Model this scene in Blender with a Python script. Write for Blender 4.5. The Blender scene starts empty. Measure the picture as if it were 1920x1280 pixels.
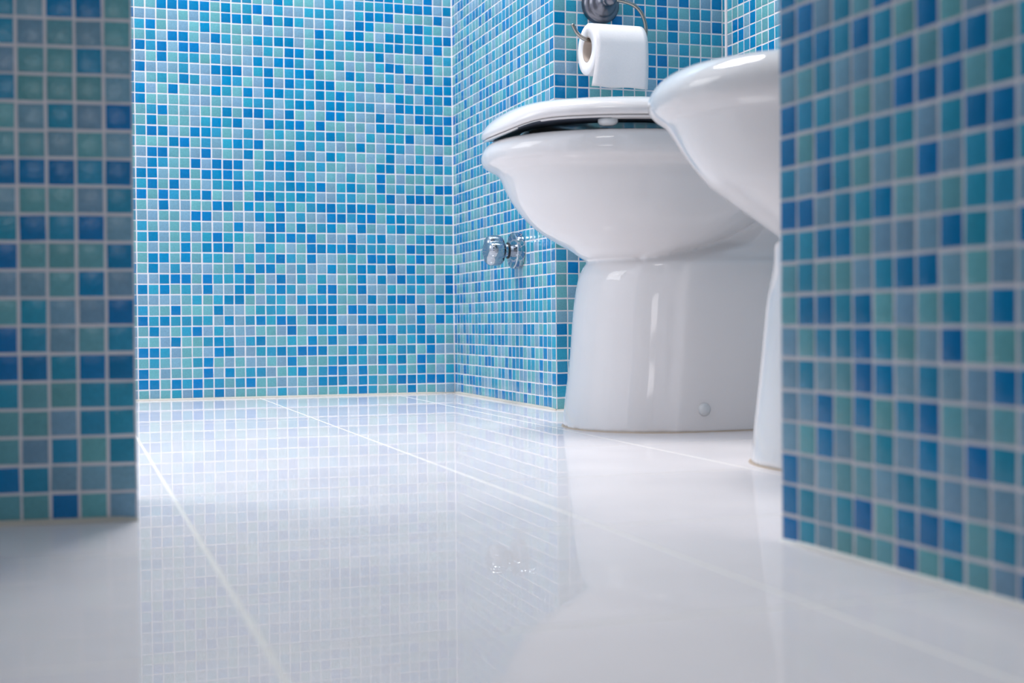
import bpy, bmesh, math, random
import numpy as np
from mathutils import Matrix, Vector

U = 0.021                      # one mosaic pitch in metres; everything below is laid out in pitches
random.seed(7); RNG = np.random.default_rng(7)
SC = bpy.context.scene
COL = SC.collection

# ------------------------------------------------------------------ camera
F_PX, YAW, PITCH, ROLL, H = 2503.19, 0.3204, -0.014, -0.0084, 7.0714
cam = bpy.data.cameras.new('camera'); camo = bpy.data.objects.new('camera', cam); COL.objects.link(camo)
cam.sensor_width = 36; cam.lens = 36 * F_PX / 1920; cam.clip_start = 0.02; cam.clip_end = 50
fw = Vector((math.sin(YAW) * math.cos(PITCH), math.cos(YAW) * math.cos(PITCH), math.sin(PITCH)))
r0 = Vector((math.cos(YAW), -math.sin(YAW), 0)); u0 = r0.cross(fw)
cr, sr = math.cos(ROLL), math.sin(ROLL)
rx = cr * r0 + sr * u0; up = cr * u0 - sr * r0
M = Matrix((rx, up, -fw)).transposed().to_4x4(); M.translation = Vector((0, 0, H * U))
camo.matrix_world = M
cam.dof.use_dof = True; cam.dof.focus_distance = 2.15; cam.dof.aperture_fstop = 7.0
SC.camera = camo

# ------------------------------------------------------------------ world, exposure, lamps
w = bpy.data.worlds.new('world'); SC.world = w; w.use_nodes = True
w.node_tree.nodes['Background'].inputs[0].default_value = (0.75, 0.85, 1, 1)
w.node_tree.nodes['Background'].inputs[1].default_value = 0.6
SC.view_settings.view_transform = 'Standard'; SC.view_settings.look = 'None'
SC.view_settings.gamma = 1; SC.view_settings.use_curve_mapping = False
SC.view_settings.exposure = -0.2

def area(name, loc, rot, sx, sy, power, col, shape='RECTANGLE'):
    l = bpy.data.lights.new(name, 'AREA'); l.shape = shape; l.size = sx * U
    if shape in ('RECTANGLE', 'ELLIPSE'): l.size_y = sy * U
    l.energy = power; l.color = col
    o = bpy.data.objects.new(name, l); COL.objects.link(o)
    o.location = Vector(loc) * U; o.rotation_euler = rot
    return o
R90 = math.pi / 2
# daylight through the window in the left wall, daylight through the window behind the camera
area('window_daylight', (-58.6, 92, 74), (0, -R90, 0), 56, 46, 12, (0.97, 0.985, 1))
area('rear_window_daylight', (-21, -39.6, 29), (R90, 0, 0), 18, 15, 1.3, (1, 0.95, 0.95))
area('ceiling_lamp_light', (14, 99, 111), (0, 0, 0), 34, 34, 42, (1, 0.982, 0.972), 'DISK')
area('front_ceiling_light', (-2, 10, 112), (0, 0, 0), 26, 26, 4.0, (1, 0.96, 0.95), 'DISK')
for i, (x, y) in enumerate(((32, 62), (38, 86))):
    l = bpy.data.lights.new('downlight_bulb', 'SPOT'); l.energy = 2.2; l.color = (1, 0.62, 0.35); l.shadow_soft_size = 0.03
    l.spot_size = 1.6; l.spot_blend = 0.6
    o = bpy.data.objects.new('downlight_bulb', l); COL.objects.link(o); o.location = Vector((x, y, 111.5)) * U

# ------------------------------------------------------------------ materials
def s2l(c): return tuple(((v / 12.92) if v <= 0.04045 else ((v + 0.055) / 1.055) ** 2.4) for v in [x / 255 for x in c])
def mat(name, rgb, rough=0.4, metal=0.0, spec=0.5, coat=0.0, noise=0.0, nscale=80, bump=0.0, bscale=200):
    m = bpy.data.materials.new(name); m.use_nodes = True; nt = m.node_tree; b = nt.nodes['Principled BSDF']
    c = s2l(rgb) + (1,)
    b.inputs['Base Color'].default_value = c
    b.inputs['Roughness'].default_value = rough; b.inputs['Metallic'].default_value = metal
    b.inputs['Specular IOR Level'].default_value = spec; b.inputs['Coat Weight'].default_value = coat
    b.inputs['Coat Roughness'].default_value = 0.03
    tc = nt.nodes.new('ShaderNodeTexCoord')
    if noise:
        n = nt.nodes.new('ShaderNodeTexNoise'); n.inputs['Scale'].default_value = nscale; n.inputs['Detail'].default_value = 4
        nt.links.new(tc.outputs['Object'], n.inputs['Vector'])
        mp = nt.nodes.new('ShaderNodeMapRange'); mp.inputs[3].default_value = 1 - noise; mp.inputs[4].default_value = 1 + noise
        nt.links.new(n.outputs['Fac'], mp.inputs[0])
        hs = nt.nodes.new('ShaderNodeHueSaturation'); hs.inputs['Color'].default_value = c
        nt.links.new(mp.outputs[0], hs.inputs['Value']); nt.links.new(hs.outputs[0], b.inputs['Base Color'])
    if bump:
        n = nt.nodes.new('ShaderNodeTexNoise'); n.inputs['Scale'].default_value = bscale; n.inputs['Detail'].default_value = 3
        nt.links.new(tc.outputs['Object'], n.inputs['Vector'])
        bp = nt.nodes.new('ShaderNodeBump'); bp.inputs['Strength'].default_value = bump; bp.inputs['Distance'].default_value = 0.001
        nt.links.new(n.outputs['Fac'], bp.inputs['Height']); nt.links.new(bp.outputs[0], b.inputs['Normal'])
    return m

def tile_mat(name, rgb, rough=0.17):
    """vitreous glass mosaic: mottled, every piece a shade of its own"""
    m = bpy.data.materials.new(name); m.use_nodes = True; nt = m.node_tree; b = nt.nodes['Principled BSDF']; L = nt.links.new
    geo = nt.nodes.new('ShaderNodeNewGeometry')
    vm = nt.nodes.new('ShaderNodeVectorMath'); vm.operation = 'SNAP'      # one random shade per pitch-sized cell
    wn = nt.nodes.new('ShaderNodeTexWhiteNoise'); wn.noise_dimensions = '3D'
    oi = nt.nodes.new('ShaderNodeObjectInfo')
    add = nt.nodes.new('ShaderNodeMath'); add.operation = 'ADD'
    L(geo.outputs['Random Per Island'], add.inputs[0]); L(oi.outputs['Random'], add.inputs[1])
    fr = nt.nodes.new('ShaderNodeMath'); fr.operation = 'FRACT'; L(add.outputs[0], fr.inputs[0])
    nt.nodes.remove(vm); nt.nodes.remove(wn)
    n = nt.nodes.new('ShaderNodeTexNoise'); n.inputs['Scale'].default_value = 420; n.inputs['Detail'].default_value = 3
    L(geo.outputs['Position'], n.inputs['Vector'])
    v1 = nt.nodes.new('ShaderNodeMapRange'); v1.inputs[3].default_value = 0.90; v1.inputs[4].default_value = 1.10; L(fr.outputs[0], v1.inputs[0])
    v2 = nt.nodes.new('ShaderNodeMapRange'); v2.inputs[1].default_value = 0.3; v2.inputs[2].default_value = 0.7
    v2.inputs[3].default_value = 0.90; v2.inputs[4].default_value = 1.10; L(n.outputs['Fac'], v2.inputs[0])
    mu = nt.nodes.new('ShaderNodeMath'); mu.operation = 'MULTIPLY'; L(v1.outputs[0], mu.inputs[0]); L(v2.outputs[0], mu.inputs[1])
    hs = nt.nodes.new('ShaderNodeHueSaturation'); hs.inputs['Color'].default_value = s2l(rgb) + (1,)
    h1 = nt.nodes.new('ShaderNodeMapRange'); h1.inputs[3].default_value = 0.49; h1.inputs[4].default_value = 0.51
    f2 = nt.nodes.new('ShaderNodeMath'); f2.operation = 'MULTIPLY'; f2.inputs[1].default_value = 7.31; L(fr.outputs[0], f2.inputs[0])
    f3 = nt.nodes.new('ShaderNodeMath'); f3.operation = 'FRACT'; L(f2.outputs[0], f3.inputs[0]); L(f3.outputs[0], h1.inputs[0])
    L(h1.outputs[0], hs.inputs['Hue']); L(mu.outputs[0], hs.inputs['Value']); L(hs.outputs[0], b.inputs['Base Color'])
    b.inputs['Roughness'].default_value = rough; b.inputs['Specular IOR Level'].default_value = 0.35
    bn = nt.nodes.new('ShaderNodeTexNoise'); bn.inputs['Scale'].default_value = 300; bn.inputs['Detail'].default_value = 3
    L(geo.outputs['Position'], bn.inputs['Vector'])
    bp = nt.nodes.new('ShaderNodeBump'); bp.inputs['Strength'].default_value = 0.5; bp.inputs['Distance'].default_value = 0.0006
    L(bn.outputs['Fac'], bp.inputs['Height']); L(bp.outputs[0], b.inputs['Normal'])
    return m
T_MATS = [tile_mat('mosaic_deep_blue', (0, 127, 184)), tile_mat('mosaic_turquoise', (46, 152, 186)),
          tile_mat('mosaic_pale_green', (106, 172, 182)), tile_mat('mosaic_grey_blue', (124, 166, 190))]
CODE = {'D': 0, 'M': 1, 'G': 2, 'L': 3}
grout = mat('wall_grout', (236, 230, 234), 0.85, noise=0.06, nscale=60)
joint = mat('floor_grout', (250, 244, 238), 0.8, noise=0.05, nscale=50)
caulk = mat('silicone_joint', (205, 198, 186), 0.5, noise=0.10, nscale=40)
plaster = mat('ceiling_paint', (236, 236, 238), 0.9, bump=0.1)
ceramic = mat('white_porcelain', (232, 228, 228), 0.06, spec=0.5, coat=0.2)
plastic = mat('white_seat_plastic', (236, 231, 231), 0.14, spec=0.5, coat=0.3)
plug_m = mat('white_plug', (215, 216, 218), 0.35)
chrome = mat('chrome', (176, 182, 190), 0.06, metal=1.0)
pewter = mat('brushed_pewter', (118, 118, 126), 0.28, metal=1.0, bump=0.1, bscale=300)
steel = mat('brushed_steel', (165, 158, 150), 0.25, metal=1.0)
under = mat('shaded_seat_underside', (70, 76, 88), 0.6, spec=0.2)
rubber = mat('black_rubber', (16, 16, 18), 0.5)
paper = mat('toilet_paper', (240, 236, 237), 0.95, spec=0.1, noise=0.02, nscale=300, bump=0.5, bscale=900)
card = mat('cardboard_core', (176, 160, 150), 0.9)
frame_m = mat('window_frame_paint', (235, 235, 235), 0.4)
sealant = mat('base_sealant', (196, 178, 160), 0.6, noise=0.15, nscale=60)

def floor_material():
    m = bpy.data.materials.new('polished_white_floor_tile'); m.use_nodes = True; nt = m.node_tree; L = nt.links.new
    out = nt.nodes['Material Output']; nt.nodes.remove(nt.nodes['Principled BSDF'])
    df = nt.nodes.new('ShaderNodeBsdfDiffuse'); gl = nt.nodes.new('ShaderNodeBsdfGlossy'); mx = nt.nodes.new('ShaderNodeMixShader')
    geo = nt.nodes.new('ShaderNodeNewGeometry')
    n = nt.nodes.new('ShaderNodeTexNoise'); n.inputs['Scale'].default_value = 5; n.inputs['Detail'].default_value = 5; L(geo.outputs['Position'], n.inputs['Vector'])
    cr_ = nt.nodes.new('ShaderNodeValToRGB'); cr_.color_ramp.elements[0].color = s2l((234, 227, 228)) + (1,); cr_.color_ramp.elements[1].color = s2l((248, 240, 240)) + (1,)
    cr_.color_ramp.elements[0].position = 0.3; cr_.color_ramp.elements[1].position = 0.7
    L(n.outputs['Fac'], cr_.inputs[0]); L(cr_.outputs[0], df.inputs['Color'])
    gl.inputs['Roughness'].default_value = 0.0; gl.inputs['Color'].default_value = (0.97, 0.98, 1, 1)
    fz = nt.nodes.new('ShaderNodeFresnel'); fz.inputs['IOR'].default_value = 1.42
    pw = nt.nodes.new('ShaderNodeMath'); pw.operation = 'POWER'; pw.inputs[1].default_value = 3.6; L(fz.outputs[0], pw.inputs[0])
    sc = nt.nodes.new('ShaderNodeMath'); sc.operation = 'MULTIPLY'; sc.use_clamp = True; sc.inputs[1].default_value = FLOOR_GLOSS; L(pw.outputs[0], sc.inputs[0])
    ad = nt.nodes.new('ShaderNodeMath'); ad.operation = 'ADD'; ad.use_clamp = True; ad.inputs[1].default_value = 0.095; L(sc.outputs[0], ad.inputs[0]); sc = ad
    L(sc.outputs[0], mx.inputs[0]); L(df.outputs[0], mx.inputs[1]); L(gl.outputs[0], mx.inputs[2]); L(mx.outputs[0], out.inputs['Surface'])
    return m
FLOOR_GLOSS = 1.75
floor_m = floor_material()

# ------------------------------------------------------------------ helpers
def link(name, me, mats, parent=None, smooth=False):
    for m in (mats if isinstance(mats, (list, tuple)) else [mats]): me.materials.append(m)
    if smooth:
        for p in me.polygons: p.use_smooth = True
    o = bpy.data.objects.new(name, me); COL.objects.link(o)
    if parent: o.parent = parent
    return o
def build(name, bm, mats, parent=None, smooth=False):
    """bmesh in pitches -> object in metres"""
    bmesh.ops.scale(bm, vec=(U, U, U), verts=bm.verts)
    bmesh.ops.recalc_face_normals(bm, faces=bm.faces)
    me = bpy.data.meshes.new(name); bm.to_mesh(me); bm.free()
    return link(name, me, mats, parent, smooth)
def empty(name, loc=(0, 0, 0), **kw):
    o = bpy.data.objects.new(name, None); COL.objects.link(o); o.location = Vector(loc) * U; o.empty_display_size = 0.05
    for k, v in kw.items(): o[k] = v
    return o
def keep(o, parent):
    o.parent = parent; o.matrix_parent_inverse = Matrix.Translation(-Vector(parent.location)); return o
def box(bm, x0, x1, y0, y1, z0, z1, bevel=0):
    r = bmesh.ops.create_cube(bm, size=1)['verts']
    for v in r: v.co = Vector(((x0 + x1) / 2 + v.co.x * (x1 - x0), (y0 + y1) / 2 + v.co.y * (y1 - y0), (z0 + z1) / 2 + v.co.z * (z1 - z0)))
    if bevel:
        es = list({e for v in r for e in v.link_edges})
        bmesh.ops.bevel(bm, geom=es, offset=bevel, segments=3, affect='EDGES', profile=0.5)
def lathe(bm, prof, c, axis='Z', n=40, lobes=0, amp=0.0):
    """prof: (radius, height) list spun about an axis through c"""
    rings = []
    for r, h in prof:
        ring = []
        for i in range(n):
            a = 2 * math.pi * i / n; rr = r * (1 + amp * (abs(math.cos(a * lobes / 2)) ** 0.7 - 0.6)) if lobes else r
            p = (rr * math.cos(a), rr * math.sin(a), h)
            if axis == 'X': p = (-p[2], p[0], p[1])        # grows towards -x
            if axis == 'Y': p = (p[0], -p[2], p[1])        # grows towards -y
            ring.append(bm.verts.new(Vector(p) + Vector(c)))
        rings.append(ring)
    for a, b in zip(rings, rings[1:]):
        for i in range(n): bm.faces.new((a[i], a[(i + 1) % n], b[(i + 1) % n], b[i]))
    bm.faces.new(rings[0][::-1]); bm.faces.new(rings[-1])
def tube(bm, pts, rad, n=14):
    P = [Vector(p) for p in pts]
    Q = []
    for i in range(len(P) - 1):                             # Catmull-Rom through the points
        p0 = P[max(i - 1, 0)]; p1 = P[i]; p2 = P[i + 1]; p3 = P[min(i + 2, len(P) - 1)]
        for k in range(6):
            t = k / 6
            Q.append(0.5 * ((2 * p1) + (p2 - p0) * t + (2 * p0 - 5 * p1 + 4 * p2 - p3) * t * t + (3 * p1 - p0 - 3 * p2 + p3) * t ** 3))
    Q.append(P[-1]); rings = []
    for i, q in enumerate(Q):
        d = (Q[min(i + 1, len(Q) - 1)] - Q[max(i - 1, 0)]).normalized()
        a = d.cross(Vector((0, 1, 0))); a = a.normalized() if a.length > 1e-3 else Vector((1, 0, 0)); b = d.cross(a)
        rr = rad * (0.6 if i in (0, len(Q) - 1) else 1)
        rings.append([bm.verts.new(q + rr * (math.cos(2 * math.pi * k / n) * a + math.sin(2 * math.pi * k / n) * b)) for k in range(n)])
    for a, b in zip(rings, rings[1:]):
        for i in range(n): bm.faces.new((a[i], a[(i + 1) % n], b[(i + 1) % n], b[i]))
    bm.faces.new(rings[0][::-1]); bm.faces.new(rings[-1])

# ------------------------------------------------------------------ mosaic
TV = np.array([[-1, -1, 0], [1, -1, 0], [1, 1, 0], [-1, 1, 0], [-1, -1, .6], [1, -1, .6], [1, 1, .6], [-1, 1, .6],
               [-.94, -.94, 1], [.94, -.94, 1], [.94, .94, 1], [-.94, .94, 1]], float)
TF = np.array([[0, 1, 5, 4], [1, 2, 6, 5], [2, 3, 7, 6], [3, 0, 4, 7], [4, 5, 9, 8], [5, 6, 10, 9], [6, 7, 11, 10], [7, 4, 8, 11], [8, 9, 10, 11]])
HALF, THICK = 0.442, 0.018
def mesh_np(name, V, Fq, mi, mats):
    me = bpy.data.meshes.new(name); me.vertices.add(len(V)); me.vertices.foreach_set('co', V.astype(np.float32).ravel())
    me.loops.add(Fq.size); me.loops.foreach_set('vertex_index', Fq.astype(np.int32).ravel())
    me.polygons.add(len(Fq)); me.polygons.foreach_set('loop_start', np.arange(0, Fq.size, 4, dtype=np.int32))
    me.polygons.foreach_set('loop_total', np.full(len(Fq), 4, dtype=np.int32))
    me.polygons.foreach_set('material_index', mi.astype(np.int32))
    me.update(calc_edges=True); me.validate()
    for m in mats: me.materials.append(m)
    o = bpy.data.objects.new(name, me); COL.objects.link(o); return o
TILE_MESH = []
for k, m in enumerate(T_MATS):
    V = TV * np.array([HALF, HALF, THICK]) * U
    o = mesh_np('tile', V, TF, np.zeros(9), [m]); TILE_MESH.append(o.data); bpy.data.objects.remove(o)

def mosaic(parent, origin, du, nrm, ncol, nrow, code, picks, z0=0.0, pitch_u=1.0, first_half=None, half_last=None):
    """tiles on a wall: origin (x, y) of column 0, du unit vector along the columns, nrm outward normal;
    code(c, r) -> colour index; picks = set of (c, r) that become parts of their own, all others joined"""
    du = np.array([du[0], du[1], 0.0]); nr = np.array([nrm[0], nrm[1], 0.0]); dz = np.array([0, 0, 1.0])
    rot = Matrix(((du[0], 0, nr[0]), (du[1], 0, nr[1]), (0, 1, 0)))
    flip = np.dot(np.cross(du, dz), nr) < 0
    AllV, AllF, AllM = [], [], []; nv = 0
    for c in range(ncol):
        wu = 1.0
        uc = (c + 0.5) * pitch_u
        if half_last and c == ncol - 1: wu = half_last; uc = (c + half_last / 2) * pitch_u
        for r in range(nrow):
            k = code(c, r)
            jit = RNG.normal(0, 1, 6)
            if r == 0: zc, hz = 0.5 + z0 / 2, 1 + z0
            else: zc, hz = r + 0.5 + z0, 1.0
            p = np.array([origin[0], origin[1], 0]) + du * (uc + jit[0] * 0.010) + dz * (zc + jit[1] * 0.010) + nr * (jit[2] * 0.0015)
            tu, tz, ts = jit[3] * 0.006, jit[4] * 0.006, jit[5] * 0.012
            su = (wu - 2 * (0.5 - HALF)) * pitch_u / (2 * HALF); sz = (hz - 2 * (0.5 - HALF)) / (2 * HALF)
            # local frame with a whisker of tilt
            a = du + nr * tu + dz * ts; b = dz + nr * tz - du * ts
            n_ = nr - du * tu - dz * tz
            B = np.stack([a * su, b * sz, n_], axis=1)
            if (c, r) in picks:
                o = bpy.data.objects.new('tile', TILE_MESH[k]); COL.objects.link(o); o.parent = parent
                Mx = Matrix(B.tolist()).to_4x4(); Mx.translation = Vector((p * U).tolist()); o.matrix_local = Mx
            else:
                AllV.append((TV * np.array([HALF, HALF, THICK])) @ B.T + p); AllF.append(TF + nv); AllM.append(np.full(9, k)); nv += 12
    if AllV:
        Fq = np.concatenate(AllF)
        if flip: Fq = Fq[:, ::-1]
        o = mesh_np('mosaic_tiles', np.concatenate(AllV) * U, Fq, np.concatenate(AllM), T_MATS)
        o.parent = parent; o['kind'] = 'stuff'
def pattern(rows, flip_cols=False, offset=0):
    """rows[0] is the bottom row; '.' or outside -> random"""
    rng = random.Random(len(rows) * 31 + len(rows[0]))
    cache = {}
    def f(c, r):
        if 0 <= r < len(rows) and 0 <= c - offset < len(rows[r]) and rows[r][c - offset] in CODE: return CODE[rows[r][c - offset]]
        if (c, r) not in cache: cache[(c, r)] = rng.choices((0, 1, 2, 3), (25, 25, 28, 22))[0]
        return cache[(c, r)]
    return f

BACK = """GLGMLDGDLGGGLMLGLGGMMDMGGGDGGLL
DDGDMDMMGMDGGLLGLDDDLDMGMDDDDDM
DGLGGGDLDGMMLGMDGMDDLDGMLMGDGLM
GMGLGMDGLGLLGLDGGGMDMMLDMDGDMGG
DDMLGGLDDLLMMDMDDDGGDMGMGMMGDLL
GGLDGGMDMLMDGGMGDGDGLDGDDGMDDMG
GDLGMDLMLLLGGLDGLMMDLLLDLMMDLGG
DMDMMMMLDLMDMDDGDDDLLDDDMGLDGDM
MGGDGGGDLLGMMMGLDDDGDDLMMMLDLGD
LLLLGMGMDDGLMMLDMMDGGLDLDDDLGDM
DMDGMLDLLDDGMDMLGDDGMDLLMGMMLGD
LLDDDGDMMMDGLDLMLMLGGDLDLDMDMLD
GDLMLLLGGDGDDGLMLLDGMDDLDLDGLGM
GDDGDGMMGLMLMDMGDLLGMGDDDGMDMGG
GLGGDGDDDGGDMGLGDDDDDMMMMGDMDLL
MDLGMLMDMMGLDMDMDGLLDLMDLLGMDMM
MGLGLMLLGDLLDDGDGMDGLDGLMDMGGGG
LLGGLDDLGLLDMDLMLLDDMDDGDDMMLMD
GLDLLGGDDGDMGDMGMDDMDDDGMLLGLMG
DGDMGMDGLLGDDMMDMLLMMGGMDLDDDGM
MDGDLGLMMDMMMMDDMDLMDMGDGMGMGDD
DDLGDGDDDMGMLLDLMLGLMGGDGLGGMGL
LDMGGDLDDDLGDDDMGMGGLLGDDGDMGMM
LDDGGLDLGLDGMLDLMLDMLGLGDLLMLDL
GGGDDGMLMDMDGGGDLMLLGDGLDMLGGLG
MDDLGDDMGLMLGMGMMMDMGLMLMMDLLDD
GDGGGLMDMDLLDMDDGDGGLGLDDMGGDDM
GMDGGLGGDGDDMLDGLGDDGLLDLMLDDMD
DGGGGLLGLLMMMLMDDLDDMMMLLDDDMMG
DLGDGLGDMGDLDDMMLDMDMLLLGDMLDM.
LGMGDMLLDMGLDLDMMDDGGMGDDGLMMDD
DLLLMLLDDDLMDGMDDGGLDMLGMLDLDGD
LGDGMMGMLGLDLDDMLMGMLGLMDDGGDGG
DMDLDDLLLGLLMGDDGDDLGLGDLGGLDGM
GMLDDGLDMGGDMDDLGMGMMDDMDDMDLDG
MDGLLGDGGGLLLGLLGDMGDDGLDDMDMDD
LLGLGLMGDDDGDMDMLLMLLDDGGLDDMGL
GGDDDDDGDGMDLMLLMMMLLMDDDGGGGDL
GLDMDGMDLMMGGDMGGLMMLMMMDDDDDLD
MDGLMDGMGLDMGLMDGMLGMGDDDMGLDLG""".split('\n')
SIDE = """LLDGGGLDMGLMMDLDMDMLGDGGDGDDG
DMDGMDDMDLLLMMGLGLLDLGDGLLDMG
DMLDMGGMMGGGGLMDLDMGLLGGLDGLD
MGMGDGGGMGDDDGLGDGDMDGMMGDGMG
MMDLGDDMMDMLGMLLGDDMDGLDGGDLM
DDGGDDMLMGMMDMDDMLGDGMMGLDDMM
DGLDLGDMDMDDDLLGMLLLLDDDLGMGL
DDMDMMGMMGGDMMMDMGMDMLGGMLMGM
DMLGGDLMMMLGMLGDMGDDLDMMMMGML
MDDDGGLGDLDDMMGDLMMMGLDGDMDMG
DGGDMLGDDGMMLDDDMMGMDDGDMGGDD
MMLMDLDMLDGGLDMDGMDLLGMGMGDGL
MDLLGGGGGDDMGDGMGG....DLGMDMD
GGGDLLGGDGD......G....MMLMDDM
DGDDDMMDMGG....GG.....MLMGMMM
MDDMMGGGMLGMDGMDGMDMDDG.....G
DDMMMGDGDDLDGDDGDDMMM........
GLDGLDGGGLGDMLMMMGD..........
MMDGGDMGDGMDGDGMM............
DDDMDDMGMMLGDDMM.............
GGDMGGGGGMDGGG...............
GMDGMGDMMMD..................
GDDDMMMMDD...................
DMGMDLGDMMLM.................
MMGGGDMDLGD..................
MDGMGDMGMMLMGL...............
LDGGGDMGDLMLMMMDDLDDMGMDMGMMD
DDGMGGDMLDGMDGGGMDMLMMMLMLMMG
GGGGDGGLLDMDMDMDLDGGGGDGLGGDM
MMGDGLMGGDDGGLMMGGDLDGDGMMMLD
DMDLMLDMGMGLMLMMDGDLDGGMMLGMM
GDGDGLMMMMLDLMGGDMMMLGGLMDGMM
MMGDGGMMGGGMGLGGLGDMMMMDLLMDM
GMDDGDDGMMDLMLDGDDMGMMDLLLDMM
GGGMLDGMLGGMLMMMMMMGMMMLLMGDG
DGGMGMGGGDGDDGLLDLLMGMMDGLMMG
DMLGMDMDDMDGGLLGDMGLMGDGMLLDM
MLLDGGLLLGMLDGMDGLMDMGLGMMDGL
GLDDMDLLGGMLDMGLMDGGLMMDGLDMG""".split('\n')
# niche wall: columns left to right from the outer corner; '.' stands behind the toilet or paper
NICHE = """G..
M..
D..
M..
MM.
MM.
DML
LLG
GGM
GLG
GMD
GDG
MLD
GLM
...............
...............
...............
...............
...............
...............
...............
...............
...............
...............
GDM............
DMDGGMGGLDGMMGDL
DMDGLGMGLDGMDLMM
LLMDGMLGDMMGDMMG
MMGLGMDGDDGMMMGL
LGMGDLMGMMLMGGGG
MGDMGLMDGGDGMMMM
DGMLMDLMDMDLMLDM
GMLMDGMDMDMGMMLG
GMDLMGLMMDLDGLDM""".split('\n')
FAR = {33: 'MGDMDGGM', 32: 'GGGMDGGG', 31: 'GDDLDGGG', 30: 'LDDLDGGM', 29: 'DGMMDGGM', 28: 'MLDGGDMD'}
PILLAR = """GGDGL
DMLLL
GLMGM
GGLMM
MGGMM
DDMDD
MDLMG
GMLLD
LLGDL
DGGGD
MDMDL
LGGLM
DDDMD
GGLGL
GLMLD
MGGGL
LGGML
MLGLG
MLDDG""".split('\n')
PILLAR[6] = 'DMLGM'
RIGHT = """DMLGGGDGMGLD
DMLMDGDDDGML
DLLGGLMMLLLL
LGDLGMLDLDMM
LLDGDGMDGLGL
LMLGDDLMLLDD
LGMMDMGLDGGG
GDDMDGLGMGDL
GMGGLMDDLGLL
MMDDGLLLDMLD
DDLMMDGLGMML
MLDMGLGDLMDM
DGDMMMMLMDDL
DMMLGLDDDGMM
LGMLLMDGDDGM
DDDMDMGDGLDG
DDLMGDMGLMDG
DGMDGMLGDMGL
MLGDMGLDGMGD
GMDLGMDGLMDG""".split('\n')

# ------------------------------------------------------------------ room numbers (pitches)
XC, YB = 37.149, 130.43          # inner corner of side wall and back wall
YN = YB - 29.725                 # niche wall
XN = XC + 15.43                  # far right wall behind the bowls
XL, XF_ = -60.0, -40.0           # left wall, wall behind the camera (y)
CEIL = 114
PX, PY, PYAW = 2.286, 50.278, -0.1186     # right edge of the foreground pillar
QX, QY, QYAW = 21.657, 37.89, 0.0391      # far edge of the foreground right wall

def slab(name, x0, x1, y0, y1, z0=0, z1=CEIL, m=grout):
    bm = bmesh.new(); box(bm, x0, x1, y0, y1, z0, z1); o = build(name, bm, m); o['kind'] = 'structure'; return o
# back wall: column 0 is the leftmost one seen beside the pillar
wall = slab('wall_back', XL - 2, XC + 6, YB, YB + 6)
NC = 31; NL = 66
order = sorted(((c, r) for c in range(NC) for r in range(39)), key=lambda t: (t[0] * 0.10 + abs(t[1] - 12) * 0.01))
picks = {(c + NL, r) for c, r in order[:300]}
mosaic(wall, (XC - NC - NL, YB), (1, 0), (0, -1), NC + NL, 112, pattern(BACK, offset=NL), picks)
# side wall (valve stands on it); column 0 at the inner corner, the last one at the outer corner
pu = 29.725 / 29
wall = slab('wall_side', XC, XC + 6, YN, YB)
vis = [(c, r) for c in range(29) for r in range(34) if not (c > 8 and 12 + (c < 21) * 2 + (c < 16) * 3 < r < 25)]
vis.sort(key=lambda t: -t[0] + 0.02 * abs(t[1] - 10))
mosaic(wall, (XC, YB), (0, -1), (-1, 0), 29, 112, pattern(SIDE), set(vis[:300]), pitch_u=pu)
# niche wall and the far right wall
wall = slab('wall_niche', XC + 6, XN + 6, YN, YN + 6)
pk = {(c, r) for c in range(16) for r in range(24, 36)} | {(c, r) for c in range(3) for r in range(15)}
mosaic(wall, (XC, YN), (1, 0), (0, -1), 16, 112, pattern(NICHE), pk, half_last=0.45)
wall = slab('wall_right', XN, XN + 6, XF_, YN)
far_rows = ['........'] * 28 + [FAR[k] for k in range(28, 34)]
pk = {(c, r) for c in range(10) for r in range(26, 36)}
mosaic(wall, (XN, YN), (0, -1), (-1, 0), 132, 112, pattern(far_rows), pk)

# foreground pillar: the end of a cross wall on the left
def yawed(name, origin, ang, length, depth, side):
    """grout body whose tiled face runs from origin along direction ang for length"""
    d = Vector((math.cos(ang), math.sin(ang), 0)); n = Vector((side * d.y, -side * d.x, 0)) if side else Vector((0, 1, 0))     # n: away from the tiled face
    bm = bmesh.new(); o = Vector((origin[0], origin[1], 0)); vs = []
    for z in (0, CEIL):
        for p in (o, o + d * length, o + d * length + n * depth, o + n * depth): vs.append(bm.verts.new(p + Vector((0, 0, z))))
    for q in ((0, 1, 2, 3), (4, 5, 6, 7), (0, 1, 5, 4), (1, 2, 6, 5), (2, 3, 7, 6), (3, 0, 4, 7)): bm.faces.new([vs[i] for i in q])
    ob = build(name, bm, grout); ob['kind'] = 'structure'; return ob, d, n
NP = 62; wall, d, n = yawed('wall_left_partition', (PX, PY), PYAW + math.pi, NP, 6.0, 0)
pil_pat = [r for r in PILLAR]
pk = {(c + NP - 6, r) for c in range(6) for r in range(20)}
rows = ['.' + r for r in pil_pat]
mosaic(wall, (PX - NP * math.cos(PYAW), PY - NP * math.sin(PYAW)), (math.cos(PYAW), math.sin(PYAW)), (math.sin(PYAW), -math.cos(PYAW)),
       NP, 112, pattern(rows, offset=NP - 6), pk, z0=0.10)
mosaic(wall, (PX, PY), (0, 1), (1, 0), 6, 112, pattern(['.']), set())
# foreground right wall, running back past the camera
QL = 76; ang = -R90 + QYAW
wall, d, n = yawed('wall_right_partition', (QX, QY), ang, QL, 6.0, -1)
pk = {(c, r) for c in range(14) for r in range(20)}
mosaic(wall, (QX, QY), (d.x, d.y), (-n.x, -n.y), QL, 112, pattern(RIGHT), pk, z0=-0.12, pitch_u=0.9773)
print('partition normals', n)

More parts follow.
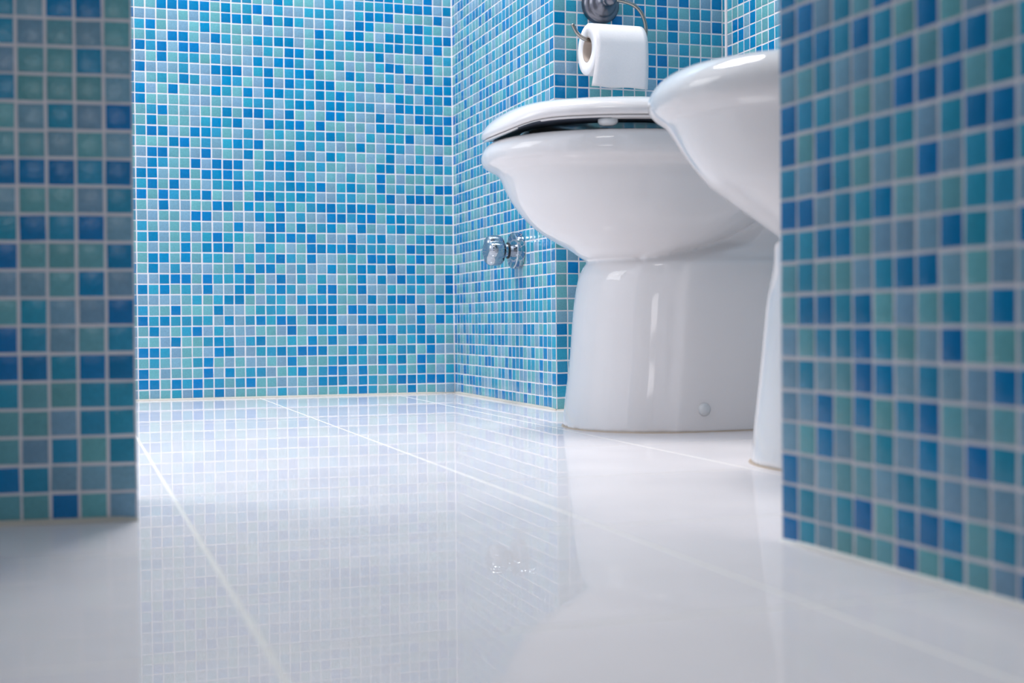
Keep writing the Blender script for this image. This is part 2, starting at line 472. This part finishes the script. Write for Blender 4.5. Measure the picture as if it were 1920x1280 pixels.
# left wall with the window opening, wall behind the camera with its window
def holed(name, axis, pos, a0, a1, h, thick):
    """h = (lo, hi, z0, z1) opening"""
    bm = bmesh.new()
    def b(p, q, z0, z1):
        if axis == 'x': box(bm, pos - thick, pos, p, q, z0, z1)
        else: box(bm, p, q, pos - thick, pos, z0, z1)
    b(a0, h[0], 0, CEIL); b(h[1], a1, 0, CEIL); b(h[0], h[1], 0, h[2]); b(h[0], h[1], h[3], CEIL)
    o = build(name, bm, plaster); o['kind'] = 'structure'; return o
WL = (63, 121, 50, 98); WR = (-32, -10, 19, 39)
holed('wall_left', 'x', XL, XF_, YB, WL, 6); holed('wall_rear', 'y', XF_, XL, XN, WR, 6)
glass = bpy.data.materials.new('window_glass'); glass.use_nodes = True; nt = glass.node_tree
tr = nt.nodes.new('ShaderNodeBsdfTransparent'); gg = nt.nodes.new('ShaderNodeBsdfGlossy'); gg.inputs['Roughness'].default_value = 0.02
mx = nt.nodes.new('ShaderNodeMixShader'); mx.inputs[0].default_value = 0.08
nt.links.new(tr.outputs[0], mx.inputs[1]); nt.links.new(gg.outputs[0], mx.inputs[2]); nt.links.new(mx.outputs[0], nt.nodes['Material Output'].inputs['Surface'])
def window(name, axis, pos, h):
    e = empty(name); e['kind'] = 'structure'
    bm = bmesh.new(); a0, a1, z0, z1 = h; m = (a0 + a1) / 2; t = 1.6
    for p, q, zz0, zz1 in ((a0, a0 + t, z0, z1), (a1 - t, a1, z0, z1), (a0 + t, a1 - t, z0, z0 + t), (a0 + t, a1 - t, z1 - t, z1), (m - .8, m + .8, z0 + t, z1 - t)):
        if axis == 'x': box(bm, pos - 5, pos - 3, p, q, zz0, zz1)
        else: box(bm, p, q, pos - 5, pos - 3, zz0, zz1)
    build('window_frame', bm, frame_m, e)
    for p, q in ((a0 + t, m - .8), (m + .8, a1 - t)):
        bm = bmesh.new()
        if axis == 'x': box(bm, pos - 4.2, pos - 4.0, p, q, z0 + t, z1 - t)
        else: box(bm, p, q, pos - 4.2, pos - 4.0, z0 + t, z1 - t)
        build('pane', bm, glass, e)
window('window_1', 'x', XL, WL); window('window_2', 'y', XF_, WR)
slab('ceiling', XL - 6, XN + 6, XF_ - 6, YB + 6, CEIL, CEIL + 4, plaster)

# ------------------------------------------------------------------ floor: large polished tiles with sunk cream joints
fl = slab('floor', XL - 6, XN + 6, XF_ - 6, YB + 6, -4, -0.008, joint)
TX, TY, GAP = 13.45, 13.92, 0.15
bm = bmesh.new(); box(bm, GAP / 2, TX - GAP / 2, GAP / 2, TY - GAP / 2, -0.5, 0.0)
proto = build('tile', bm, floor_m, fl); first = True
for i in range(-4, 4):
    for j in range(-5, 7):
        x = 4.0 + TX * i; y = 42.95 + TY * j
        if x < XL - 6 or y > YB: continue
        o = proto if first else proto.copy()
        if not first: COL.objects.link(o); o.parent = fl
        first = False
        o.location = (x * U, y * U, 0)
        o.rotation_euler = (random.gauss(0, 0.00012), random.gauss(0, 0.00012), 0)

# silicone beads where walls meet the floor and each other
def bead(name, path, r=0.16, m=caulk):
    bm = bmesh.new(); tube(bm, path, r, 10); o = build(name, bm, m, None, True); o['kind'] = 'structure'; return o
bead('baseboard_back', [(PX - 20, YB - .05, 0.0), (10, YB - .05, 0.0), (XC - .1, YB - .05, 0.0)], 0.17)
bead('baseboard_side', [(XC - .05, YB - .1, 0.02), (XC - .05, YB - 15, 0.0), (XC - .08, YN, 0.0)], 0.20)
bead('baseboard_niche', [(XC, YN - .08, 0), (XN, YN - .08, 0)], 0.15)
bead('baseboard_left_partition', [(PX - 14 * math.cos(PYAW), PY - 14 * math.sin(PYAW) - .06, 0.02), (PX - 6, PY + .66, 0.02), (PX + .02, PY - .06, 0.02)], 0.17)
bead('baseboard_right_partition', [(QX - .04, QY, 0), (QX + 15 * d.x - .04, QY + 15 * d.y, 0), (QX + 40 * d.x - .04, QY + 40 * d.y, 0)], 0.15, joint)
bead('trim_1', [(XC - .03, YB - .03, 0.1), (XC - .03, YB - .03, 60)], 0.09, grout)
bead('trim_2', [(XN - .03, YN - .03, 0.1), (XN - .03, YN - .03, 60)], 0.16, grout)

# ------------------------------------------------------------------ toilet and bidet
def ring(bm, z, xf, w, xb, yc, nose, ex=2.0, rear=1.5, n=36, dz=None):
    """closed plan outline: superellipse nose at xf, straight flanks, rounded tail at xb"""
    pts = []
    for i in range(n + 1):
        t = -R90 + math.pi * i / n; c, s = math.cos(t), math.sin(t)
        pts.append((xf + nose - nose * abs(c) ** (2 / ex), yc - w * math.copysign(abs(s) ** (2 / ex), -s) * 1.0))
    k = 14; xs = xf + nose; L = xb - rear - xs
    right = [(xs + L * (i + 1) / k, yc + w) for i in range(k)]
    tail = [(xb - rear + rear * math.sin(R90 * (i + 1) / 8) , yc + w - (w if rear > w else rear) * (1 - math.cos(R90 * (i + 1) / 8))) for i in range(8)]
    mid = [(xb, yc + (w - min(rear, w)) * (1 - 2 * i / 6)) for i in range(1, 6)]
    tl2 = [(x, 2 * yc - y) for x, y in tail[::-1]]; left = [(x, 2 * yc - y) for x, y in right[::-1]]
    allp = pts + right + tail + mid + tl2 + left
    return [bm.verts.new((x, y, z + (dz(x) if dz else 0))) for x, y in allp]
def skin(bm, rings, cap0=True, cap1=True):
    for a, b in zip(rings, rings[1:]):
        m = len(a)
        for i in range(m): bm.faces.new((a[i], a[(i + 1) % m], b[(i + 1) % m], b[i]))
    if cap0: bm.faces.new(rings[0][::-1])
    if cap1: bm.faces.new(rings[-1])
def interp(tab, z):
    """smooth (monotone cubic) table lookup: rows of (z, a, b, ...)"""
    tab = sorted(tab)
    zs = [t[0] for t in tab]
    if z <= zs[0]: return tab[0][1:]
    if z >= zs[-1]: return tab[-1][1:]
    i = max(k for k in range(len(zs)) if zs[k] <= z); i = min(i, len(zs) - 2)
    out = []
    for c in range(1, len(tab[0])):
        h = [zs[k + 1] - zs[k] for k in range(len(zs) - 1)]; s = [(tab[k + 1][c] - tab[k][c]) / h[k] for k in range(len(zs) - 1)]
        def m(k):
            if k == 0: return s[0]
            if k == len(zs) - 1: return s[-1]
            return 0 if s[k - 1] * s[k] <= 0 else 2 * s[k - 1] * s[k] / (s[k - 1] + s[k])
        t = (z - zs[i]) / h[i]
        out.append((2 * t ** 3 - 3 * t * t + 1) * tab[i][c] + (t ** 3 - 2 * t * t + t) * h[i] * m(i) + (-2 * t ** 3 + 3 * t * t) * tab[i + 1][c] + (t ** 3 - t * t) * h[i] * m(i + 1))
    return tuple(out)
def ceramic_body(name, yc, bowl, basin, trunk, parent, xshift=0):
    bm = bmesh.new(); rings = []
    zs = sorted({t[0] for t in bowl}); fine = []
    for a, b in zip(zs, zs[1:]):
        k = max(1, int((b - a) / 0.16)); fine += [a + (b - a) * i / k for i in range(k)]
    fine.append(zs[-1])
    for z in fine:
        xf, w_, xb, rear, ex = interp(bowl, z)
        rings.append(ring(bm, z, xf + xshift, w_, xb, yc, min(w_ * 1.38, (xb - xf) * .55), ex, min(rear, w_ * .98)))
    for z, xf, w_, xb, rear, ex in basin: rings.append(ring(bm, z, xf + xshift, w_, xb, yc, min(w_ * 1.38, (xb - xf) * .55), ex, min(rear, w_ * .98)))
    skin(bm, rings)
    rings = []
    zs = [t[0] for t in trunk]
    zz = []
    for a, b in zip(zs, zs[1:]):
        k = max(1, int((b - a) / 0.4)); zz += [a + (b - a) * i / k for i in range(k)]
    zz.append(zs[-1])
    for z in zz:
        xf, w_, nose, ex = interp(trunk, z)
        r_ = ring(bm, z, xf + xshift, w_, 52.45, yc, nose, ex, 0.8)
        for v in r_:                                        # the flank steps out a little behind the nose
            t = (v.co.x - (xf + xshift + 4.2)) / 0.7; t = min(1, max(0, t)); t = t * t * (3 - 2 * t)
            v.co.y = yc + (v.co.y - yc) * (1 - 0.028 * (1 - t))
        rings.append(r_)
    skin(bm, rings)
    o = build(name, bm, ceramic, None, True)
    rm = o.modifiers.new('remesh', 'REMESH'); rm.mode = 'VOXEL'; rm.voxel_size = 0.0026; rm.use_smooth_shade = True
    sm = o.modifiers.new('smooth', 'SMOOTH'); sm.factor = 0.6; sm.iterations = 10
    keep(o, parent); return o

YT, YBD = 83.0, 56.5
toilet = empty('toilet', (42, YT, 0), label='white porcelain toilet with closed lid beside the paper roll, farther of the two bowls', category='toilet')
bowl_t = [ # z, front x, half width, back x, rear radius, exponent
    (10.6, 34.9, 2.6, 37.5, 2.0, 2.0), (11.3, 33.0, 4.4, 39.5, 4.2, 2.0), (11.9, 32.1, 5.3, 41.2, 4.6, 2.0), (12.45, 31.05, 6.0, 42.2, 4.7, 2.0), (13.1, 29.9, 6.55, 43.2, 4.8, 2.0), (13.95, 28.9, 7.0, 44.4, 4.8, 2.05),
    (14.9, 28.1, 7.4, 46.0, 4.6, 2.1), (15.9, 27.5, 7.72, 47.5, 4.2, 2.1), (16.6, 27.2, 7.88, 49.5, 3.5, 2.1), (16.95, 26.95, 8.0, 50.5, 3.0, 2.1), (17.2, 26.4, 8.3, 51.5, 2.5, 2.1), (17.45, 25.98, 8.5, 52.2, 2.0, 2.1), (17.9, 25.85, 8.55, 52.3, 2.0, 2.1), (18.3, 25.95, 8.48, 52.3, 2.0, 2.1),
    (18.7, 26.2, 8.3, 52.3, 2.0, 2.1), (18.95, 26.6, 8.0, 52.2, 2.0, 2.1), (19.03, 27.1, 7.6, 52.0, 2.0, 2.1)]
basin_t = [(18.98, 28.0, 6.6, 46, 4, 2.1), (18.3, 28.4, 6.2, 45.5, 4, 2.1), (16.5, 29.0, 5.8, 44.5, 4, 2.1), (14.0, 31.5, 4.6, 42.5, 3, 2.1), (12.8, 33.5, 2.8, 40, 2, 2.1)]
trunk_t = [(0.0, 31.55, 6.25, 6.2, 2.2), (1.5, 31.68, 6.2, 6.2, 2.2), (4.4, 32.05, 6.05, 6.2, 2.2), (8.0, 32.35, 5.9, 6.2, 2.2), (10.2, 32.75, 5.8, 6.2, 2.2),
           (10.9, 33.1, 5.65, 6.2, 2.2), (11.4, 34.2, 5.3, 6.2, 2.1), (12.2, 37.5, 5.2, 5.5, 2.0), (14.5, 39.5, 5.4, 5.4, 2.0), (18.4, 40.5, 6.4, 5.4, 2.0)]
ceramic_body('bowl', YT, bowl_t, basin_t, trunk_t, toilet)
bidet = empty('bidet', (42, YBD, 0), label='white porcelain bidet without a lid, nearer bowl partly hidden by the mosaic wall', category='bidet')
bowl_b = [(10.3, 35.4, 2.6, 37.5, 2.0, 2.0), (11.0, 33.4, 4.1, 39.5, 4.0, 2.0), (11.55, 32.45, 4.9, 41, 4.5, 2.0), (12.1, 31.6, 5.5, 42, 4.7, 2.0), (12.6, 30.8, 6.0, 42.8, 4.8, 2.0), (13.1, 30.05, 6.4, 43.5, 4.8, 2.0), (13.6, 29.3, 6.7, 44.0, 4.8, 2.0), (14.2, 28.65, 7.0, 45, 4.8, 2.0),
          (14.8, 28.1, 7.25, 46.3, 4.5, 2.0), (15.6, 27.5, 7.5, 48, 4.2, 2.0), (16.2, 27.15, 7.65, 49, 3.8, 2.05), (16.55, 26.95, 7.8, 50, 3, 2.1), (16.8, 26.5, 8.1, 51, 2.5, 2.1), (17.05, 26.22, 8.35, 51.8, 2.2, 2.1), (17.5, 26.12, 8.5, 52.3, 2, 2.1),
          (18.0, 26.3, 8.4, 52.3, 2, 2.1), (18.55, 26.8, 8.1, 52.2, 2, 2.1), (18.9, 27.4, 7.65, 52.1, 2, 2.1), (19.02, 28.1, 7.1, 52, 2, 2.1)]
basin_b = [(18.92, 28.4, 6.4, 45.5, 4, 2.1), (18.2, 28.9, 5.9, 45, 4, 2.1), (16.5, 29.4, 5.6, 44.5, 4, 2.1), (14.0, 31.5, 4.6, 42.5, 3, 2.1), (13.0, 33.5, 2.8, 40, 2, 2.1)]
trunk_b = [(0.0, 31.6, 6.25, 6.2, 2.2), (1.5, 31.75, 6.2, 6.2, 2.2), (5.1, 32.15, 6.0, 6.2, 2.2), (8.0, 32.45, 5.9, 6.2, 2.2), (10.2, 32.85, 5.8, 6.2, 2.2),
           (10.9, 32.8, 5.6, 6.2, 2.2), (11.4, 34.0, 5.3, 6.2, 2.1), (12.2, 37.5, 5.2, 5.5, 2.0), (14.5, 39.5, 5.4, 5.4, 2.0), (18.4, 40.5, 6.4, 5.4, 2.0)]
ceramic_body('bowl', YBD, bowl_b, basin_b, trunk_b, bidet)
for par, yc, xf in ((toilet, YT, 31.52), (bidet, YBD, 31.57)):
    bm = bmesh.new()
    skin(bm, [ring(bm, 0.0, xf - .02, 6.3, 52.4, yc, 6.3, 2.2, .8), ring(bm, 0.07, xf, 6.27, 52.4, yc, 6.3, 2.2, .8)])
    keep(build('sealant_joint', bm, sealant), par)
    bm = bmesh.new(); lathe(bm, [(0.42, -.4), (0.42, 0.10), (0.36, 0.20), (0.2, 0.27), (0.05, 0.29)], (38.35, yc - 6.19, 1.45), 'Y', 28)
    keep(build('bolt_cap', bm, plug_m, None, True), par)
    bm = bmesh.new(); lathe(bm, [(0.42, -.4), (0.42, 0.10), (0.36, 0.20), (0.2, 0.27), (0.05, 0.29)], (0, 0, 0), 'Y', 28)
    bmesh.ops.rotate(bm, verts=bm.verts, cent=(0, 0, 0), matrix=Matrix.Rotation(math.pi, 3, 'Z')); bmesh.ops.translate(bm, verts=bm.verts, vec=(38.35, yc + 6.19, 1.45))
    keep(build('bolt_cap', bm, plug_m, None, True), par)
# seat and lid dip to the rim at the front
dip = lambda x: -0.72 * math.exp(-((x - 25.6) / 1.5) ** 2)
def plate(bm, prof, yc, xb):
    """prof: (inset, z)"""
    return [ring(bm, z, 25.9 + i_, 8.62 - i_, xb - i_ * .5, yc, (8.62 - i_) * 1.36, 2.1, 3.2, 48, dip) for i_, z in prof]
bm = bmesh.new()
rs = plate(bm, [(3.2, 19.72), (2.6, 19.58), (0.8, 19.55), (0.25, 19.59), (0.12, 19.66), (0.2, 19.73), (0.9, 19.78), (2.7, 19.88), (3.2, 19.8)], YT, 48.5)
skin(bm, rs + [rs[0]], False, False)
for f in bm.faces: f.normal_update()
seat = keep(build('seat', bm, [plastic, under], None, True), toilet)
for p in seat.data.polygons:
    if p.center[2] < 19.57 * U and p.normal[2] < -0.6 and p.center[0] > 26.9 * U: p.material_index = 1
bm = bmesh.new()
rs = plate(bm, [(6.5, 20.3), (1.1, 20.3), (0.75, 20.1), (0.55, 19.82), (0.32, 19.74), (0.08, 19.80), (0.0, 19.95), (0.04, 20.18), (0.2, 20.45), (0.5, 20.7), (0.95, 20.9), (1.6, 21.05), (2.6, 21.16), (4.2, 21.22), (6.5, 21.24)], YT, 48.8)
skin(bm, rs)
keep(build('lid', bm, plastic, None, True), toilet)
for (x, y) in ((31.7, 76.4), (31.7, 89.6), (43, 76.4), (43, 89.6)):
    bm = bmesh.new(); lathe(bm, [(0.62, 0.45), (0.62, 0.22), (0.52, 0.08), (0.3, 0.0)], (x, y, 19.16), 'Z', 24)
    b_ = build('seat_bumper', bm, plug_m, None, True); b_.parent = seat
for y in (78.5, 87.5):
    bm = bmesh.new(); lathe(bm, [(0.7, -1.5), (0.75, -1.4), (0.75, 1.4), (0.7, 1.5)], (0, 0, 0), 'Y', 24); bmesh.ops.translate(bm, verts=bm.verts, vec=(49.2, y, 19.8))
    box(bm, 48.7, 49.7, y - .8, y + .8, 18.7, 19.5)
    keep(build('hinge', bm, chrome, None, False), toilet)

# ------------------------------------------------------------------ stop valve on the side wall
VX, VY, VZ = XC - 0.05, 109.53, 13.3
valve = empty('stop_valve', (VX, VY, VZ), label='chrome wall stop valve with faceted knob, low on the mosaic wall left of the toilet', category='valve')
bm = bmesh.new(); lathe(bm, [(1.5, -.05), (1.56, 0.02), (1.56, 0.62), (1.50, 0.70), (1.1, 0.52), (0.62, 0.50)], (VX, VY, VZ), 'X', 56)
keep(build('wall_plate', bm, chrome, None, False), valve)
bm = bmesh.new(); lathe(bm, [(0.56, 0.45), (0.56, 1.0), (0.60, 1.02), (0.60, 1.5), (0.45, 1.55)], (VX, VY, VZ), 'X', 36)
keep(build('stem', bm, chrome, None, False), valve)
bm = bmesh.new(); lathe(bm, [(0.5, 0.98), (0.68, 1.0), (0.70, 1.08), (0.68, 1.16), (0.5, 1.18)], (VX, VY, VZ), 'X', 36)
keep(build('rubber_ring', bm, rubber, None, True), valve)
bm = bmesh.new()
lathe(bm, [(0.5, 1.45), (0.85, 1.49), (1.06, 1.65), (1.16, 1.9), (1.18, 2.35), (1.15, 2.7), (1.04, 2.95), (0.84, 3.1), (0.5, 3.16), (0.05, 3.18)], (VX, VY, VZ), 'X', 60, 4, 0.30)
kn = keep(build('knob', bm, chrome, None, True), valve)

# ------------------------------------------------------------------ paper holder and roll
HX, HZ = 41.1, 32.7
holder = empty('toilet_paper_holder', (HX, YN, HZ), label='pewter wall rosette with an open curved wire arm through the paper roll', category='holder')
bm = bmesh.new(); lathe(bm, [(1.50, -.05), (1.56, .05), (1.56, .45), (1.42, .68), (1.22, .78), (1.14, .80), (1.10, .95), (0.98, 1.05), (0.86, 1.10), (0.6, 1.25), (0.42, 1.6), (0.36, 2.1)], (HX, YN, HZ), 'Y', 56)
keep(build('wall_rosette', bm, pewter, None, True), holder)
bm = bmesh.new(); bmesh.ops.create_uvsphere(bm, u_segments=28, v_segments=18, radius=0.52); bmesh.ops.translate(bm, verts=bm.verts, vec=(HX - .05, YN - 2.5, HZ - .1))
keep(build('post_knob', bm, pewter, None, True), holder)
RY, RZ = 97.8, 28.45
WZ = RZ + 0.72
bm = bmesh.new()
tube(bm, [(HX, YN - 2.6, HZ - .1), (42.1, YN - 2.7, HZ - .22), (43.0, 98.0, HZ - .5), (43.55, 97.9, HZ - 1.05), (43.85, 97.8, HZ - 1.9), (43.9, 97.8, WZ + .8), (43.7, RY, WZ + .2), (43.1, RY, WZ), (41.5, RY, WZ), (39.3, RY, WZ),
          (38.6, RY, WZ + .12), (38.1, RY, WZ + .45), (37.85, RY, WZ + .8), (37.62, RY, WZ + 1.22)], 0.155, 14)
keep(build('wire_arm', bm, steel, None, True), holder)
roll = empty('toilet_paper_roll', (41.4, RY, RZ), label='white toilet paper roll hanging on the holder with a loose sheet end', category='paper roll')
X0, X1, RO, RI = 38.85, 43.2, 2.0, 1.0
bm = bmesh.new(); n = 64
prof = [(RI, X0 + .02), (RO - .06, X0), (RO, X0 + .06), (RO, X1 - .06), (RO - .06, X1), (RI, X1 - .02)]
rings = [[bm.verts.new((x, RY + r * math.cos(2 * math.pi * k / n), RZ + r * math.sin(2 * math.pi * k / n))) for k in range(n)] for r, x in prof]
for a, b in zip(rings, rings[1:] + rings[:1]):
    for k in range(n): bm.faces.new((a[k], a[(k + 1) % n], b[(k + 1) % n], b[k]))
keep(build('paper_winding', bm, paper, None, True), roll)
bm = bmesh.new(); prof = [(RI - .09, X0 + .05), (RI - .005, X0 + .03), (RI - .005, X1 - .03), (RI - .09, X1 - .05)]
rings = [[bm.verts.new((x, RY + r * math.cos(2 * math.pi * k / n), RZ + r * math.sin(2 * math.pi * k / n))) for k in range(n)] for r, x in prof]
for a, b in zip(rings, rings[1:] + rings[:1]):
    for k in range(n): bm.faces.new((a[k], a[(k + 1) % n], b[(k + 1) % n], b[k]))
keep(build('cardboard_core', bm, card, None, True), roll)
bm = bmesh.new(); path = []
for k in range(13): a = math.radians(90 + 90 * k / 12); path.append((RY + (RO + .03) * math.cos(a), RZ + (RO + .03) * math.sin(a)))
for k in range(1, 13): t = k / 12; path.append((RY - RO - .03 - .10 * math.sin(t * 3.0), RZ - 3.25 * t))
grid = []
for j, (y, z) in enumerate(path):
    row = []
    for i in range(13):
        x = X0 + 0.05 + (X1 - X0 - .06) * i / 12 - (0.50 * (1 - i / 14) * max(0, j - 12) / 12)
        sag = max(0, j - 12) / 12
        row.append(bm.verts.new((x, y - .05 * sag * math.sin(i * .8), z + .04 * sag * math.sin(i * .9 + 1))))
    grid.append(row)
for a, b in zip(grid, grid[1:]):
    for i in range(12): bm.faces.new((a[i], a[i + 1], b[i + 1], b[i]))
o = keep(build('loose_sheet', bm, paper, None, True), roll)
s = o.modifiers.new('thickness', 'SOLIDIFY'); s.thickness = 0.0005

# ------------------------------------------------------------------ lamps that can be seen in the gloss
def lamp(x, y, r, label):
    e = empty('ceiling_lamp' if r > 5 else 'downlight', (x, y, CEIL), label=label, category='lamp')
    bm = bmesh.new(); lathe(bm, [(r + .8, 0), (r + .8, .9), (r + .4, 1.2), (r, 1.2), (r, .5), (r - 1, .4)], (0, 0, 0), 'Z', 40)
    bmesh.ops.rotate(bm, verts=bm.verts, cent=(0, 0, 0), matrix=Matrix.Rotation(math.pi, 3, 'X')); bmesh.ops.translate(bm, verts=bm.verts, vec=(x, y, CEIL))
    keep(build('rim', bm, frame_m, None, False), e)
lamp(14, 99, 16, 'large round white ceiling lamp rim above the bathroom'); lamp(-2, 10, 12, 'smaller round white ceiling lamp rim above the entrance')
lamp(32, 62, 1.4, 'small round downlight above the bidet'); lamp(38, 86, 1.4, 'small round downlight above the toilet')
print('objects', len(bpy.data.objects))
